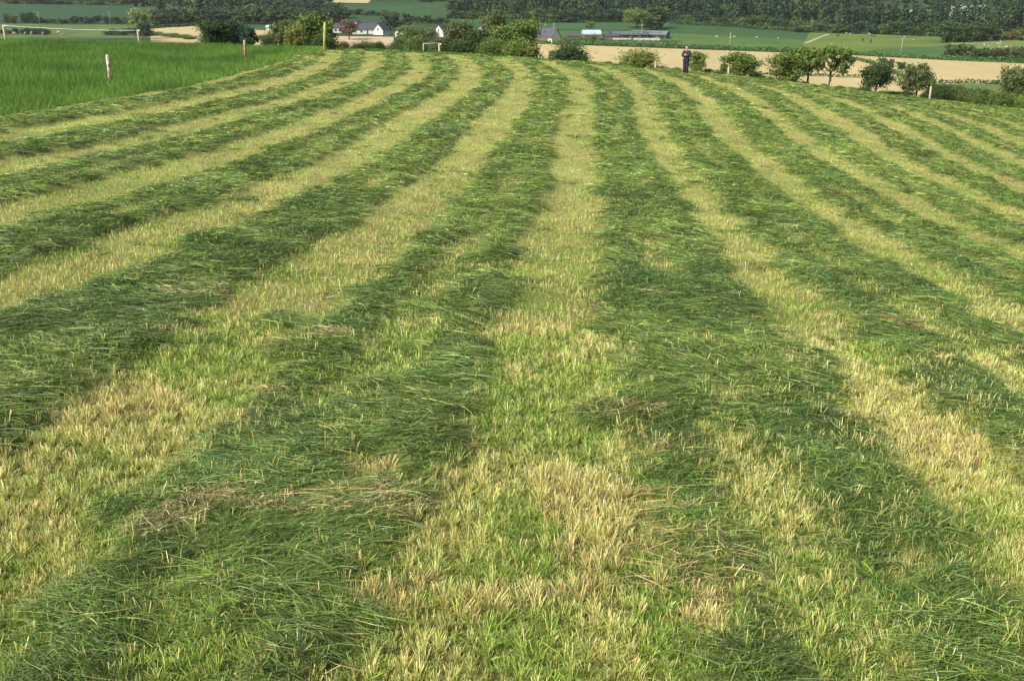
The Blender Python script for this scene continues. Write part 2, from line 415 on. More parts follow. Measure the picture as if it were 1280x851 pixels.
#==REST==
# ------------------------------------------------------------------ trees and bushes
def leaf_quads(C, size, tone, nrm=None):
    n = len(C)
    a = rng.normal(size=(n, 3)); a /= np.linalg.norm(a, axis=1)[:, None]
    b = np.cross(a, rng.normal(size=(n, 3))); b /= np.linalg.norm(b, axis=1)[:, None]
    s = size * (.6 + .8 * rng.random(n)); s = s[:, None] * .5
    V = np.stack([C - a * s, C - b * s * .62, C + a * s, C + b * s * .62], 1).reshape(-1, 3)
    Fq = np.arange(4 * n).reshape(n, 4)
    return V, Fq, np.repeat(tone, 4, 0)
def crown_pts(lobes, n, shell=.55, airy=.0):
    """leaf clumps through a set of lobes (cx, cy, cz, rx, ry, rz); light and dark clumps"""
    L = np.array(lobes, float)
    vol = L[:, 3] * L[:, 5]; pr = vol / vol.sum()
    nc = max(12, n // 22)                                    # clumps
    k = rng.choice(len(L), nc, p=pr)
    d = rng.normal(size=(nc, 3)); d /= np.linalg.norm(d, axis=1)[:, None]
    r = (shell + (1 - shell) * rng.random(nc)) ** .8
    cc = L[k, :3] + d * r[:, None] * L[k, 3:]
    ct = .62 + .62 * rng.random(nc)
    cs = (.20 + .20 * rng.random(nc)) * (1 - airy * .25)
    q = rng.integers(0, nc, n)
    P = cc[q] + rng.normal(size=(n, 3)) * (cs[q][:, None] * L[k[q], 3:4]) * np.array([1, 1, .75])
    return P, ct[q] * (.85 + .3 * rng.random(n))
def tone_of(t, warm=0):
    n = len(t); w = rng.normal(size=n) * .12 + warm
    return np.stack([t * (1 + w), t * (1 + .03 * rng.normal(size=n)), t * (1 - w * .6)], 1)
def make_tree(name, kind, n, leaf):
    """a tree of height 1 and width about 1, standing on its origin"""
    t = bpy.data.objects.new(name, None); COL.objects.link(t); t.empty_display_size = .1
    tk = MB(); lobes = []
    if kind == 'bush':
        for i in range(9):
            a = i * 2.4 + random.random(); r = .26 * math.sqrt(random.random())
            lobes.append((r * math.cos(a), r * math.sin(a), .30 + .34 * random.random() * (1 - r), .25, .25, .24))
        lobes.append((0, 0, .45, .40, .40, .44)); lobes.append((0, 0, .18, .44, .44, .18))
        for i in range(5):
            a = i * 1.3; tk.tube([(.03 * math.cos(a), .03 * math.sin(a), -.08), (.09 * math.cos(a), .09 * math.sin(a), .25), (.22 * math.cos(a), .22 * math.sin(a), .62)], [.018, .013, .004], 5)
        airy = 0
    elif kind == 'dome':
        lobes = [(0, 0, .5, .36, .36, .46), (.22, .05, .3, .27, .27, .30), (-.22, -.05, .3, .27, .27, .30), (0, -.2, .28, .3, .26, .28), (0, .2, .28, .3, .26, .28)]
        tk.tube([(0, 0, -.08), (0, .01, .3), (.01, 0, .7)], [.03, .025, .008], 6); airy = 0
    elif kind in ('round', 'airy', 'wide'):
        base = {'round': .24, 'airy': .38, 'wide': .20}[kind]; airy = .8 if kind == 'airy' else .1
        nb = {'round': 12, 'airy': 13, 'wide': 14}[kind]
        tk.tube([(0, 0, -.10), (.008, .004, base * .6), (-.006, .01, base + .1), (.015, 0, .78)], [.034, .027, .022, .006], 7)
        for i in range(nb):
            a = i * 2.4 + random.random() * .7; h = base + (1 - base) * (.10 + .76 * ((i + .5) / nb))
            rr = .36 * math.sqrt(max(.06, 1 - ((h - base - .26) / (1 - base - .16)) ** 2)) * (.75 + .4 * random.random())
            z0 = max(base * .7, h - .22)
            p = (rr * math.cos(a), rr * math.sin(a), h)
            tk.tube([(0, .004, z0), (p[0] * .5, p[1] * .5, (z0 + h) / 2 + .03), p], [.015, .010, .003], 5)
            s = (.17 if kind != 'airy' else .135) * (.75 + .5 * random.random())
            lobes.append((p[0] * .92, p[1] * .92, min(h, 1 - s), s, s, s * .85))
            if kind != 'airy': lobes.append((p[0] * .45, p[1] * .45, min(h + .02, 1 - s), s, s, s * .85))
        if kind == 'wide': lobes += [(.25, 0, .22, .24, .24, .2), (-.25, 0, .22, .24, .24, .2), (0, -.2, .2, .26, .24, .2)]
        if kind == 'airy': lobes += [(.1, -.08, .82, .2, .2, .13), (-.12, .06, .86, .2, .2, .12)]
    elif kind == 'tall':
        airy = .1
        tk.tube([(0, 0, -.06), (.01, 0, .4), (0, 0, .9)], [.022, .016, .005], 6)
        for i in range(16):
            a = i * 2.4; h = .16 + .76 * i / 15; rr = .22 * math.sin(math.pi * min(1, (h + .10) / 1.12)) ** .7
            s = .13 * (.8 + .4 * random.random())
            lobes.append((rr * math.cos(a), rr * math.sin(a), min(h, 1 - s * .8), s, s, s))
            tk.tube([(0, 0, h - .10), (rr * math.cos(a) * .8, rr * math.sin(a) * .8, h)], [.009, .003], 4)
    if kind == 'cone':
        airy = 0
        tk.tube([(0, 0, -.06), (0, 0, .5), (0, 0, .98)], [.02, .014, .003], 6)
        z = rng.random(n) ** 1.35 * .90 + .10; a = rng.random(n) * 6.283
        tier = (z * 9) % 1
        r = .23 * (1 - z) ** .85 * (.35 + .65 * (1 - tier)) * np.sqrt(.25 + .75 * rng.random(n)) + .015
        P = np.stack([r * np.cos(a), r * np.sin(a), z], 1); tt = .6 + .5 * rng.random(n) * (1 - tier * .3)
    else:
        P, tt = crown_pts(lobes, n, .35, airy)
    P[:, 2] = np.maximum(P[:, 2], .02)
    trunk = tk.build('trunk', M_bark, t, True)
    V, Fq, T = leaf_quads(P, leaf, tone_of(tt))
    crown = mesh_np('crown', V, Fq, M_leaf, t, T)
    return [t, [trunk, crown]]
PROTO = {}
def proto(kind, i, fine):
    k = (kind, i, fine)
    if k not in PROTO:
        nn = {'n': 7500, 'f': 1700}[fine]
        lf = {'n': .052, 'f': .088}[fine]
        PROTO[k] = make_tree('tree', kind, int(nn * (.50 if kind == 'airy' else 1)), lf) + [False]
    return PROTO[k]
def plant(name, cat, label, group, kind, u, Y, vtop, wpx, tint, fine='f', var=0, vbase=None, squash=1.0):
    """a tree whose top shows at pixel row vtop, standing Y metres out"""
    x, y, zt = at_dist(u, vtop, Y)
    zg = float(terrain(x, y))
    if vbase is not None: zg = max(zg, at_dist(u, vbase, Y)[2])
    h = max(zt - zg, .4); wd = wpx / F * math.hypot(y, 0) / (C_ + .3 * S_)
    pr = proto(kind, var, fine)
    wide = {'bush': .98, 'dome': .98, 'round': .95, 'airy': .92, 'wide': .98, 'tall': .58, 'cone': .48}[kind]
    sc = (wd / wide, wd / wide * squash, h)
    rz = random.random() * 6.28
    if not pr[2]: o, kids = pr[0], pr[1]; pr[2] = True; o.location = (x, y, zg); o.rotation_euler = (0, 0, rz); o.scale = sc
    else: o, kids = copy_tree(pr[0], pr[1], (x, y, zg), rz, sc)
    o.name = name
    for k in ('label', 'category', 'group'):
        if k in o: del o[k]
    set_props(o, label, cat, group)
    kids[1].color = tuple(tint) + (1,)
    return o

G_DARK = (.060, .105, .034); G_MID = (.125, .190, .042); G_YEL = (.205, .240, .060); G_LIT = (.155, .225, .050)
G_BLUE = (.046, .095, .056); G_BRN = (.16, .135, .070); G_RED = (.15, .100, .058); G_OLV = (.115, .150, .050)
# beside the far edge of the mown field
plant('bush', 'bush', 'dark dense dome shaped evergreen bush behind the field edge in front of pale stubble', None, 'dome', 713, 75.2, 50, 50, G_DARK, 'n')
plant('bush', 'bush', 'yellowish green loose bush between the dark dome bush and the standing person', None, 'bush', 801, 73, 58, 54, G_YEL, 'n')
plant('bush', 'bush', 'small round green bush right beside the standing person', None, 'wide', 873, 71.2, 64, 27, G_LIT, 'n', 1, squash=1)
plant('bush', 'bush', 'broad round green bush with a pale post in front of it', None, 'wide', 926, 71.8, 65, 56, G_MID, 'n')
plant('tree', 'tree', 'low spreading tree with leaves down to the grass, first of the clump of three', None, 'wide', 986, 72.5, 64, 50, G_MID, 'n', 1)
plant('tree', 'tree', 'slim open crowned tree in the middle of the clump of three', None, 'airy', 1014, 74, 58, 44, G_MID, 'n', 0)
plant('tree', 'tree', 'tallest open crowned tree with bare trunk, at the end of the clump of three', None, 'airy', 1042, 72.5, 56, 52, G_MID, 'n', 1)
plant('tree', 'tree', 'dark leaning green tree standing before the crossing hedges in the stubble', None, 'round', 1099, 72.5, 79, 38, G_DARK, 'n', 0)
plant('tree', 'tree', 'olive green bushy tree beside the pale post at the overgrown hedge', None, 'round', 1151, 73, 80, 42, G_OLV, 'n', 2)
plant('tree', 'tree', 'olive tree at the right edge above the overgrown hedge', None, 'round', 1277, 75, 83, 44, G_OLV, 'n', 1)
sh = [(1176,101,36,G_DARK),(1200,102,36,G_OLV),(1226,107,38,G_DARK),(1250,110,36,G_MID),(1274,112,38,G_DARK),(1300,110,38,G_OLV),(1062,110,20,G_MID),(1108,112,24,G_OLV),(1128,114,22,G_DARK),(1066,112,20,G_DARK),(1082,108,22,G_DARK),(1118,113,24,G_DARK),(1136,112,22,G_DARK),(1172,104,30,G_DARK),(1188,103,26,G_DARK),(1204,107,30,G_OLV),(1221,112,26,G_MID),(1237,111,26,G_DARK),
      (1252,116,24,G_LIT),(1266,114,26,G_MID),(1281,117,24,G_LIT),(1180,112,26,G_OLV),(1213,117,24,G_DARK),(1245,122,22,G_MID),(1292,112,28,G_DARK),(1228,120,22,G_OLV),(1196,116,22,G_MID),(1160,113,20,G_MID)]
for i, (u, v, w_, g) in enumerate(sh):
    plant('shrub', 'shrub', 'low leafy shrub of the overgrown hedge along the right far field edge', 'shrubs of the overgrown hedge', 'bush', u, 71.5 + 4 * ((i * 37) % 10) / 10, v, w_, g, 'n', i % 3)
for i, (u, v, w_) in enumerate([(690,74,14),(732,73,12),(760,80,12),(780,77,14),(826,82,16),(846,88,9),(884,85,16),(897,88,10),(900,90,12),(952,92,16),(945,86,18)]):
    plant('shrub', 'shrub', 'small rough bush filling the gaps along the far field edge', 'rough bushes along the far field edge', 'bush', u, float(ybound((u - 640) / F * 70)) + 1.6, v, w_, (G_MID, G_OLV, G_DARK)[i % 3], 'f', i % 3)
for i, (u, v, w_) in enumerate([(1050,107,14),(963,101,12),(1006,107,12),(1030,109,12)]):
    plant('shrub', 'shrub', 'small dark undergrowth bush at the foot of the clump of three trees', 'undergrowth bushes below the tree clump', 'bush', u, 71.5, v, w_, G_DARK, 'n', i % 3)
plant('tree', 'tree', 'round dark tree on the diagonal hedge, left one of a pair', None, 'round', 1103, 385, 72, 13, G_DARK)
plant('tree', 'tree', 'round dark tree on the diagonal hedge, right one of a pair', None, 'round', 1113, 385, 74, 13, G_DARK, 'f', 1)
plant('tree', 'tree', 'round dark green tree standing alone in the stubble right of the tree pair', None, 'round', 1128, 380, 77, 15, G_DARK, 'f', 2)
plant('bush', 'bush', 'tiny dark bush at the upper end of the diagonal hedge', None, 'bush', 1081, 420, 73, 6, G_DARK)
# the big clump left of the stubble field
for (u, v, w_, Y, kind, g, var, lab) in [
    (574, 26, 40, 86, 'round', G_OLV, 0, 'rounded yellow brown tree at the left end of the big tree clump'),
    (616, 11, 36, 90, 'round', G_OLV, 1, 'olive tree standing up tallest in the big tree clump'),
    (652, 22, 52, 84, 'wide', G_MID, 0, 'broad light green tree at the right top of the big tree clump'),
    (628, 33, 46, 83, 'round', G_MID, 2, 'green tree in the middle of the big tree clump'),
    (600, 36, 40, 84, 'wide', G_DARK, 1, 'dark green tree low in the big tree clump beside the white gable'),
    (647, 46, 42, 80, 'bush', G_LIT, 0, 'low bright green bushy tree at the right foot of the big clump'),
    (614, 45, 42, 81, 'bush', G_MID, 1, 'low green bushy tree at the front of the big clump'),
    (580, 47, 42, 83, 'bush', G_DARK, 2, 'low dark bushy tree at the left front of the big clump'),
    (666, 58, 18, 79, 'airy', G_YEL, 0, 'thin see-through sapling in front of the stubble at the big clump'),
    (692, 63, 14, 77.5, 'airy', G_YEL, 1, 'spindly sapling beside the dark dome bush')]:
    plant('tree', 'tree', lab, None, kind, u, Y, v, w_, g, 'n', var)
for i, (u, v, w_, g) in enumerate([(446,52,20,G_DARK),(462,50,22,G_OLV),(500,44,28,G_DARK),(518,42,28,G_MID),(534,45,26,G_DARK),(548,44,26,G_OLV),(563,48,28,G_DARK),(505,53,26,G_DARK),(525,52,26,G_OLV),(542,54,24,G_DARK),(560,56,26,G_DARK),(590,58,28,G_DARK),(625,60,28,G_MID),(652,64,24,G_LIT),(486,55,22,G_OLV),(465,54,24,G_DARK),(444,56,16,G_DARK),(515,47,22,G_DARK),(680,68,20,G_LIT),(640,66,22,G_DARK),(608,63,24,G_MID),(572,62,24,G_MID),(412,51,18,G_DARK),(429,50,16,G_OLV),(456,47,18,G_DARK),(474,50,18,G_DARK),(494,50,20,G_OLV),(533,48,22,G_DARK),(549,50,20,G_OLV)]):
    plant('shrub', 'shrub', 'dark bushy shrub of the hedge behind the top of the mown field', 'shrubs of the hedge behind the field top', 'bush', u, 86 + 5 * ((i * 7) % 5) / 5, v, w_, g, 'n', i % 3)
# left: trees behind the uncut grass
for (u, v, w_, Y, kind, g, var, lab) in [
    (266, 24, 46, 88, 'wide', G_DARK, 0, 'broad dark tree in front of the pale field, left of the white shed'),
    (292, 26, 32, 89, 'round', G_BLUE, 0, 'dark round tree touching the broad dark tree at the pale field'),
    (310, 34, 22, 88, 'round', G_BLUE, 1, 'small dark tree at the right side of the broad dark tree'),
    (333, 43, 20, 87, 'bush', G_DARK, 0, 'low dark bush left of the tall yellow post'),
    (395, 15, 54, 92, 'wide', G_MID, 1, 'large dark green tree behind the yellow green post'),
    (352, 25, 34, 91, 'round', G_OLV, 1, 'olive tree between the white shed and the large green tree'),
    (368, 30, 32, 89, 'wide', G_YEL, 2, 'yellowish low tree left of the large green tree'),
    (405, 40, 32, 87, 'bush', G_DARK, 1, 'dark bush at the foot of the large green tree'),
    (174, 11, 26, 560, 'round', G_YEL, 2, 'yellow green tree above the end of the white tape'),
    (180, 26, 18, 545, 'round', G_BLUE, 2, 'dark small tree beneath the yellow green tree'),
    (435, 25, 27, 555, 'round', G_RED, 0, 'reddish brown tree between the white houses'),
    (510, 31, 36, 535, 'wide', G_MID, 0, 'green tree right of the white gabled house'),
    (536, 36, 30, 520, 'round', G_OLV, 2, 'olive tree between the cream gable and the white gable'),
    (487, 18, 22, 640, 'tall', G_BLUE, 0, 'tall dark tree above the white gabled house'),
    (507, 17, 12, 640, 'tall', G_DARK, 1, 'narrow dark tree on the green slope above the white gabled house'),
    (738, 27, 14, 640, 'round', G_MID, 0, 'small green tree above the pale blue barn roof'),
    (742, 40, 12, 540, 'bush', G_MID, 1, 'green bush before the pale blue roofed barn'),
    (797, 11, 30, 660, 'round', G_LIT, 1, 'lighter green tree above the long grey green sheds'),
    (822, 9, 22, 655, 'tall', G_DARK, 0, 'dark tall tree at the right end above the long sheds'),
    (815, 20, 26, 645, 'round', G_DARK, 2, 'dark round tree above the long grey green sheds')]:
    plant('tree' if kind != 'bush' else 'bush', 'tree' if kind != 'bush' else 'bush', lab, None, kind, u, Y, v, w_, g, 'n' if w_ > 28 else 'f', var)
# hedgerow trees in lines on the far slope: alike and countable
def row(n, u0, v0, u1, v1, h0, h1, w0, w1, tints, label, group, Yd=None, kinds=('round', 'wide', 'bush')):
    for i in range(n):
        t = (i + .5 + .5 * (random.random() - .5)) / n
        u = u0 + (u1 - u0) * t; v = v0 + (v1 - v0) * t
        x, y, z = at_ground(u, v, True)
        h = h0 + (h1 - h0) * random.random()
        a, ry, rz = ray(u, v - h)
        plant('hedgerow_tree', 'tree', label, group, random.choice(kinds), u, y, v - h, w0 + (w1 - w0) * random.random(), random.choice(tints), 'f', random.randrange(3))
row(15, 0, 29, 160, 30, 6, 14, 10, 18, [G_BLUE, G_DARK, G_OLV, G_BLUE], 'dark tree in the hedgerow below the blue green crop on the left', 'trees below the blue green crop')
row(12, 0, 5, 160, 7, 5, 12, 10, 20, [G_DARK, G_BLUE, G_OLV], 'dark tree in the hedgerow above the blue green crop on the left', 'trees above the blue green crop')
row(8, 0, 43, 60, 44, 7, 12, 8, 14, [G_BLUE, G_DARK], 'dark bush behind the uncut grass at the far left', 'bushes behind the uncut grass', kinds=('bush',))
row(7, 130, 44, 190, 46, 6, 12, 14, 20, [G_DARK, G_OLV, G_BLUE], 'dark bush below the end of the white tape', 'bushes below the tape end', kinds=('bush', 'round'))
row(9, 194, 44, 240, 50, 4, 7, 14, 20, [G_LIT, G_MID], 'green bush along the lower edge of the pale left field', 'bushes along the pale left field', kinds=('bush',))
row(16, 318, 50, 412, 53, 7, 13, 14, 24, [G_DARK, G_MID, G_OLV, G_YEL], 'green bush of the hedge between the pale peeping fields and the uncut grass', 'bushes behind the uncut grass top', kinds=('bush', 'wide'))
row(22, 185, 33, 345, 26, 12, 22, 18, 34, [G_BLUE, G_DARK, G_DARK, G_MID], 'dark leafy tree in the thick belt above the pale left field', 'trees of the belt above the pale left field')
row(26, 190, 30, 425, 31, 15, 25, 20, 34, [G_DARK, G_BLUE, G_DARK, G_OLV], 'dark tree low in the thick belt behind the left crest', 'trees low in the left belt')
row(14, 300, 16, 430, 24, 12, 22, 16, 30, [G_DARK, G_BLUE], 'very dark tree in the belt behind the large green tree', 'trees of the belt behind the large green tree', kinds=('tall', 'round'))
row(10, 425, 18, 500, 22, 5, 9, 10, 16, [G_DARK, G_BRN, G_BLUE], 'dark brownish tree in the hedgerow above the white gabled house', 'trees above the white gabled house')
row(8, 510, 29, 562, 30, 6, 11, 10, 16, [G_BLUE, G_DARK], 'dark tree on the green slope left of the big tree clump', 'trees left of the big clump')
row(8, 560, 24, 600, 24, 8, 14, 10, 18, [G_BLUE, G_DARK, G_OLV], 'tree on the slope just above the big tree clump', 'trees above the big clump')
row(26, 640, 29, 845, 28, 12, 20, 12, 22, [G_BLUE, G_DARK, G_MID, G_DARK], 'edge tree of the dark wood above the farm sheds', 'wood edge trees above the farm')
row(24, 850, 30, 1005, 38, 10, 18, 12, 20, [G_DARK, G_BLUE, G_DARK, G_OLV], 'edge tree of the dark wood above the blue green pasture', 'wood edge trees above the pasture')
row(26, 1000, 41, 1190, 46, 10, 20, 12, 24, [G_DARK, G_DARK, G_MID, G_BLUE], 'edge tree of the wood above the pasture with grazing animals', 'wood edge trees above the animals')
row(12, 1178, 54, 1240, 52, 16, 28, 20, 30, [G_DARK, G_MID, G_DARK], 'big leafy tree in the mass right of the pasture', 'big trees right of the pasture')
row(16, 1186, 72, 1300, 77, 12, 20, 14, 24, [G_DARK, G_OLV, G_DARK], 'dark bushy tree in the belt along the right stubble field', 'bushy trees along the right stubble field', kinds=('wide', 'bush'))
row(7, 1240, 50, 1300, 52, 10, 18, 16, 24, [G_DARK, G_BRN, G_MID], 'tree beyond the small paddock at the right edge of the photo', 'trees beyond the right paddock')

# ------------------------------------------------------------------ far woods (one mass each)
def forest(name, label, n, sampler, cone=.4):
    VV = []; FF = []; TT = []; off = 0
    for i in range(n):
        u, v = sampler()
        x, y, z = at_ground(u, v, True)
        h = (9 + 7 * random.random()); r = h * (.22 + .12 * random.random()); q = 130
        if random.random() < cone:
            zz = rng.random(q) ** 1.2; a = rng.random(q) * 6.28; rr = r * .75 * (1 - zz * .92) * np.sqrt(rng.random(q))
            P = np.stack([rr * np.cos(a), rr * np.sin(a), zz * h], 1); base = np.array(random.choice([(.026, .056, .034), (.032, .066, .034)]))
        else:
            d = rng.normal(size=(q, 3)); d /= np.linalg.norm(d, axis=1)[:, None]
            lob = 1 + .35 * np.sin(d[:, 0] * 5 + i) * np.cos(d[:, 1] * 4 + i)
            P = d * (lob * (.55 + .45 * rng.random(q)))[:, None] * np.array([r, r, h * .42]) + np.array([0, 0, h * .56])
            base = np.array(random.choice([(.044, .084, .034), (.034, .072, .036), (.062, .104, .038), (.040, .078, .032), (.074, .100, .042), (.050, .080, .040)]))
        P = P + np.array([x, y, z])
        t = (.64 + .42 * rng.random(q))[:, None] * base
        V, Fq, T = leaf_quads(P, 1.9, t)
        VV.append(V); FF.append(Fq + off); TT.append(T); off += len(V)
    o = mesh_np(name, np.concatenate(VV), np.concatenate(FF), M_wood_leaf, None, np.concatenate(TT))
    set_props(o, label, 'woods', None, 'stuff')
def samp_right():
    while True:
        u = 560 + random.random() * 760; t = random.random()
        vb = np.interp(u, [560, 640, 845, 1000, 1180, 1320], [18, 27, 27, 34, 40, 40])
        v = vb - t ** 1.2 * (vb + 14)
        if 1098 < u < 1168 and 8 < v < 27: continue
        if 1185 < u < 1232 and 10 < v < 30: continue
        return u, v
def samp_left():
    while True:
        u = -40 + random.random() * 620; t = random.random()
        vb = np.interp(u, [-40, 150, 200, 400, 420, 500, 580], [4, 4, 18, 18, 1, 1, 10])
        v = vb - t * (vb + 14)
        if 228 < u < 258 and v > -4 and v < 14: continue
        if 272 < u < 300 and v > -4 and v < 12: continue
        if 415 < u < 470: continue
        return u, v
forest('far_woods', 'dark mixed wood covering the far hillside above farm and pasture', 1250, samp_right, .42)
forest('left_woods', 'dark wood along the top left of the far hillside', 620, samp_left, .3)

# ------------------------------------------------------------------ hedges
def hedge(label, pix, h, th, tint, far=True, Ys=None):
    pts = [Vector(at_ground(u, v, True)) for u, v in pix]
    P = []; Tn = []
    for a, b in zip(pts[:-1], pts[1:]):
        L_ = (b - a).length; n = int(L_ * h * th * 5 + 30); t = rng.random(n)
        c = np.array(a)[None] * (1 - t)[:, None] + np.array(b)[None] * t[:, None]
        c[:, 2] = terrain(c[:, 0], c[:, 1])
        prof = h * (.55 + .75 * fbm(c[:, 0] * .16, c[:, 1] * .16, 201, 3))
        c += np.stack([rng.normal(size=n) * th * .35, rng.normal(size=n) * th * .35, rng.random(n) * prof], 1)
        P.append(c); Tn.append(.65 + .7 * vnoise(c[:, 0] * .4, c[:, 1] * .4, 202) * (.6 + .8 * rng.random(n)))
    P = np.concatenate(P); Tn = np.concatenate(Tn)
    V, Fq, T = leaf_quads(P, .85, tone_of(Tn))
    o = mesh_np('hedge', V, Fq, M_leaf, None, T); o.color = tuple(tint) + (1,)
    set_props(o, label, 'hedge'); return o
HG = (.065, .12, .036)
hedge('thin hedge along the far side of the big stubble field', [(668, 55.5), (760, 57), (860, 61), (960, 64), (1060, 69.5), (1180, 76), (1300, 81)], 2.0, 2.2, (.075, .15, .036))
hedge('diagonal hedge dividing the two stubble fields on the right', [(1058, 73), (1080, 78), (1096, 83), (1115, 92), (1132, 99)], 1.4, 1.6, HG)
hedge('straight low hedge across the stubble behind the tree clump', [(862, 91.5), (950, 93.5), (1060, 97.5), (1150, 101.5)], 1.1, 1.8, HG)
hedge('low clipped hedge at the near side of the right stubble field', [(1150, 104.5), (1230, 105.5), (1300, 106)], 1.5, 1.8, HG)
hedge('dark hedge below the long grey green sheds', [(700, 50), (770, 52), (850, 53.5)], 1.0, 2, HG)
hedge('dark hedge at the foot of the wood above the blue green pasture', [(840, 31), (920, 34), (1005, 41)], 2.5, 3, HG)
hedge('dark hedge above the pale field on the left', [(186, 36), (215, 35), (248, 33)], 2.2, 2.5, G_BLUE)

# ------------------------------------------------------------------ fields of the valley floor
def field(name, corners, col, noise=.12, lift=.12, n=14, scale=.05, stretch=(1, 1, 1)):
    W = [at_ground(u, v, True) for u, v in corners]      # top-left, top-right, bottom-right, bottom-left
    s = np.linspace(0, 1, n); A, B = np.meshgrid(s, s, indexing='ij')
    W = np.array(W)[:, :2]
    XY = (W[0] * ((1-A)*(1-B))[..., None] + W[1] * ((1-A)*B)[..., None] + W[2] * (A*B)[..., None] + W[3] * (A*(1-B))[..., None]).reshape(-1, 2)
    Z = terrain(XY[:, 0], XY[:, 1]) + lift
    i = np.arange(n * n).reshape(n, n)
    Fq = np.stack([i[1:, :-1], i[1:, 1:], i[:-1, 1:], i[:-1, :-1]], -1).reshape(-1, 4)
    o = mesh_np(name, np.column_stack([XY, Z]), Fq, mat_simple(name, col, .95, noise, scale, .1, 0, stretch), None, None, True)
    o['kind'] = 'structure'
STRAW = (.365, .305, .150)
field('stubble_field', [(664, 55), (1090, 70.5), (1320, 128), (560, 112)], STRAW, .10, .12, 24, .08, (1, .15, 1))
field('stubble_field', [(1060, 70), (1320, 82), (1320, 105), (1100, 105)], STRAW, .10, .16, 20, .08, (1, .15, 1))
field('pasture', [(1165, 106), (1320, 107), (1330, 122), (1165, 122)], (.10, .15, .04), .2, .22)
field('pasture', [(640, 38), (860, 42), (860, 60), (640, 54)], (.055, .105, .028), .2, .18)
field('crop_field', [(835, 30), (1018, 41), (1010, 52.5), (835, 42.5)], (.036, .080, .026), .12, .20)
field('pasture', [(835, 42), (1010, 51), (1015, 67), (850, 60)], (.065, .118, .030), .2, .22)
field('pasture', [(1012, 41), (1185, 47), (1185, 70), (1000, 63)], (.095, .140, .030), .25, .24, scale=.03)
field('pasture', [(1185, 50), (1300, 52), (1300, 64), (1185, 62)], (.13, .17, .05), .2, .22)
field('crop_field', [(1095, 63), (1185, 58), (1185, 74), (1060, 69)], (.048, .105, .030), .2, .28)
field('track', [(1033, 43.5), (1037, 43.5), (1010, 55), (1004, 55)], (.32, .27, .17), .15, .30)
field('crop_field', [(-60, 2), (165, 5), (180, 26), (-60, 28)], (.028, .066, .028), .10, .14)
field('pasture', [(-60, 30), (180, 32), (190, 48), (-60, 50)], (.075, .12, .035), .25, .16)
field('crop_field', [(420, 6), (590, 10), (590, 30), (420, 22)], (.034, .075, .028), .12, .14)
field('pasture', [(590, 22), (850, 26), (850, 38), (600, 38)], (.040, .095, .032), .15, .16)
field('crop_field', [(430, 24), (490, 26), (480, 36), (425, 34)], (.030, .072, .030), .10, .18)
field('stubble_field', [(186, 37), (252, 32.5), (256, 60), (190, 60)], STRAW, .08, .20)
field('stubble_field', [(318, 38), (356, 40), (356, 60), (318, 60)], STRAW, .08, .20)
field('stubble_field', [(415, 46), (492, 47), (492, 66), (415, 66)], (.40, .31, .19), .2, .20)
field('stubble_field', [(412, -3), (466, -3), (460, 4.5), (416, 4)], (.34, .31, .15), .08, .16)
field('pasture', [(226, -6), (262, -6), (256, 4), (230, 3)], (.15, .20, .05), .1, .16)
field('pasture', [(270, -6), (300, -6), (296, 3), (274, 3)], (.15, .20, .05), .1, .16)
field('stubble_field', [(1100, 13), (1165, 13), (1165, 18.5), (1100, 18.5)], (.36, .31, .17), .08, .20)

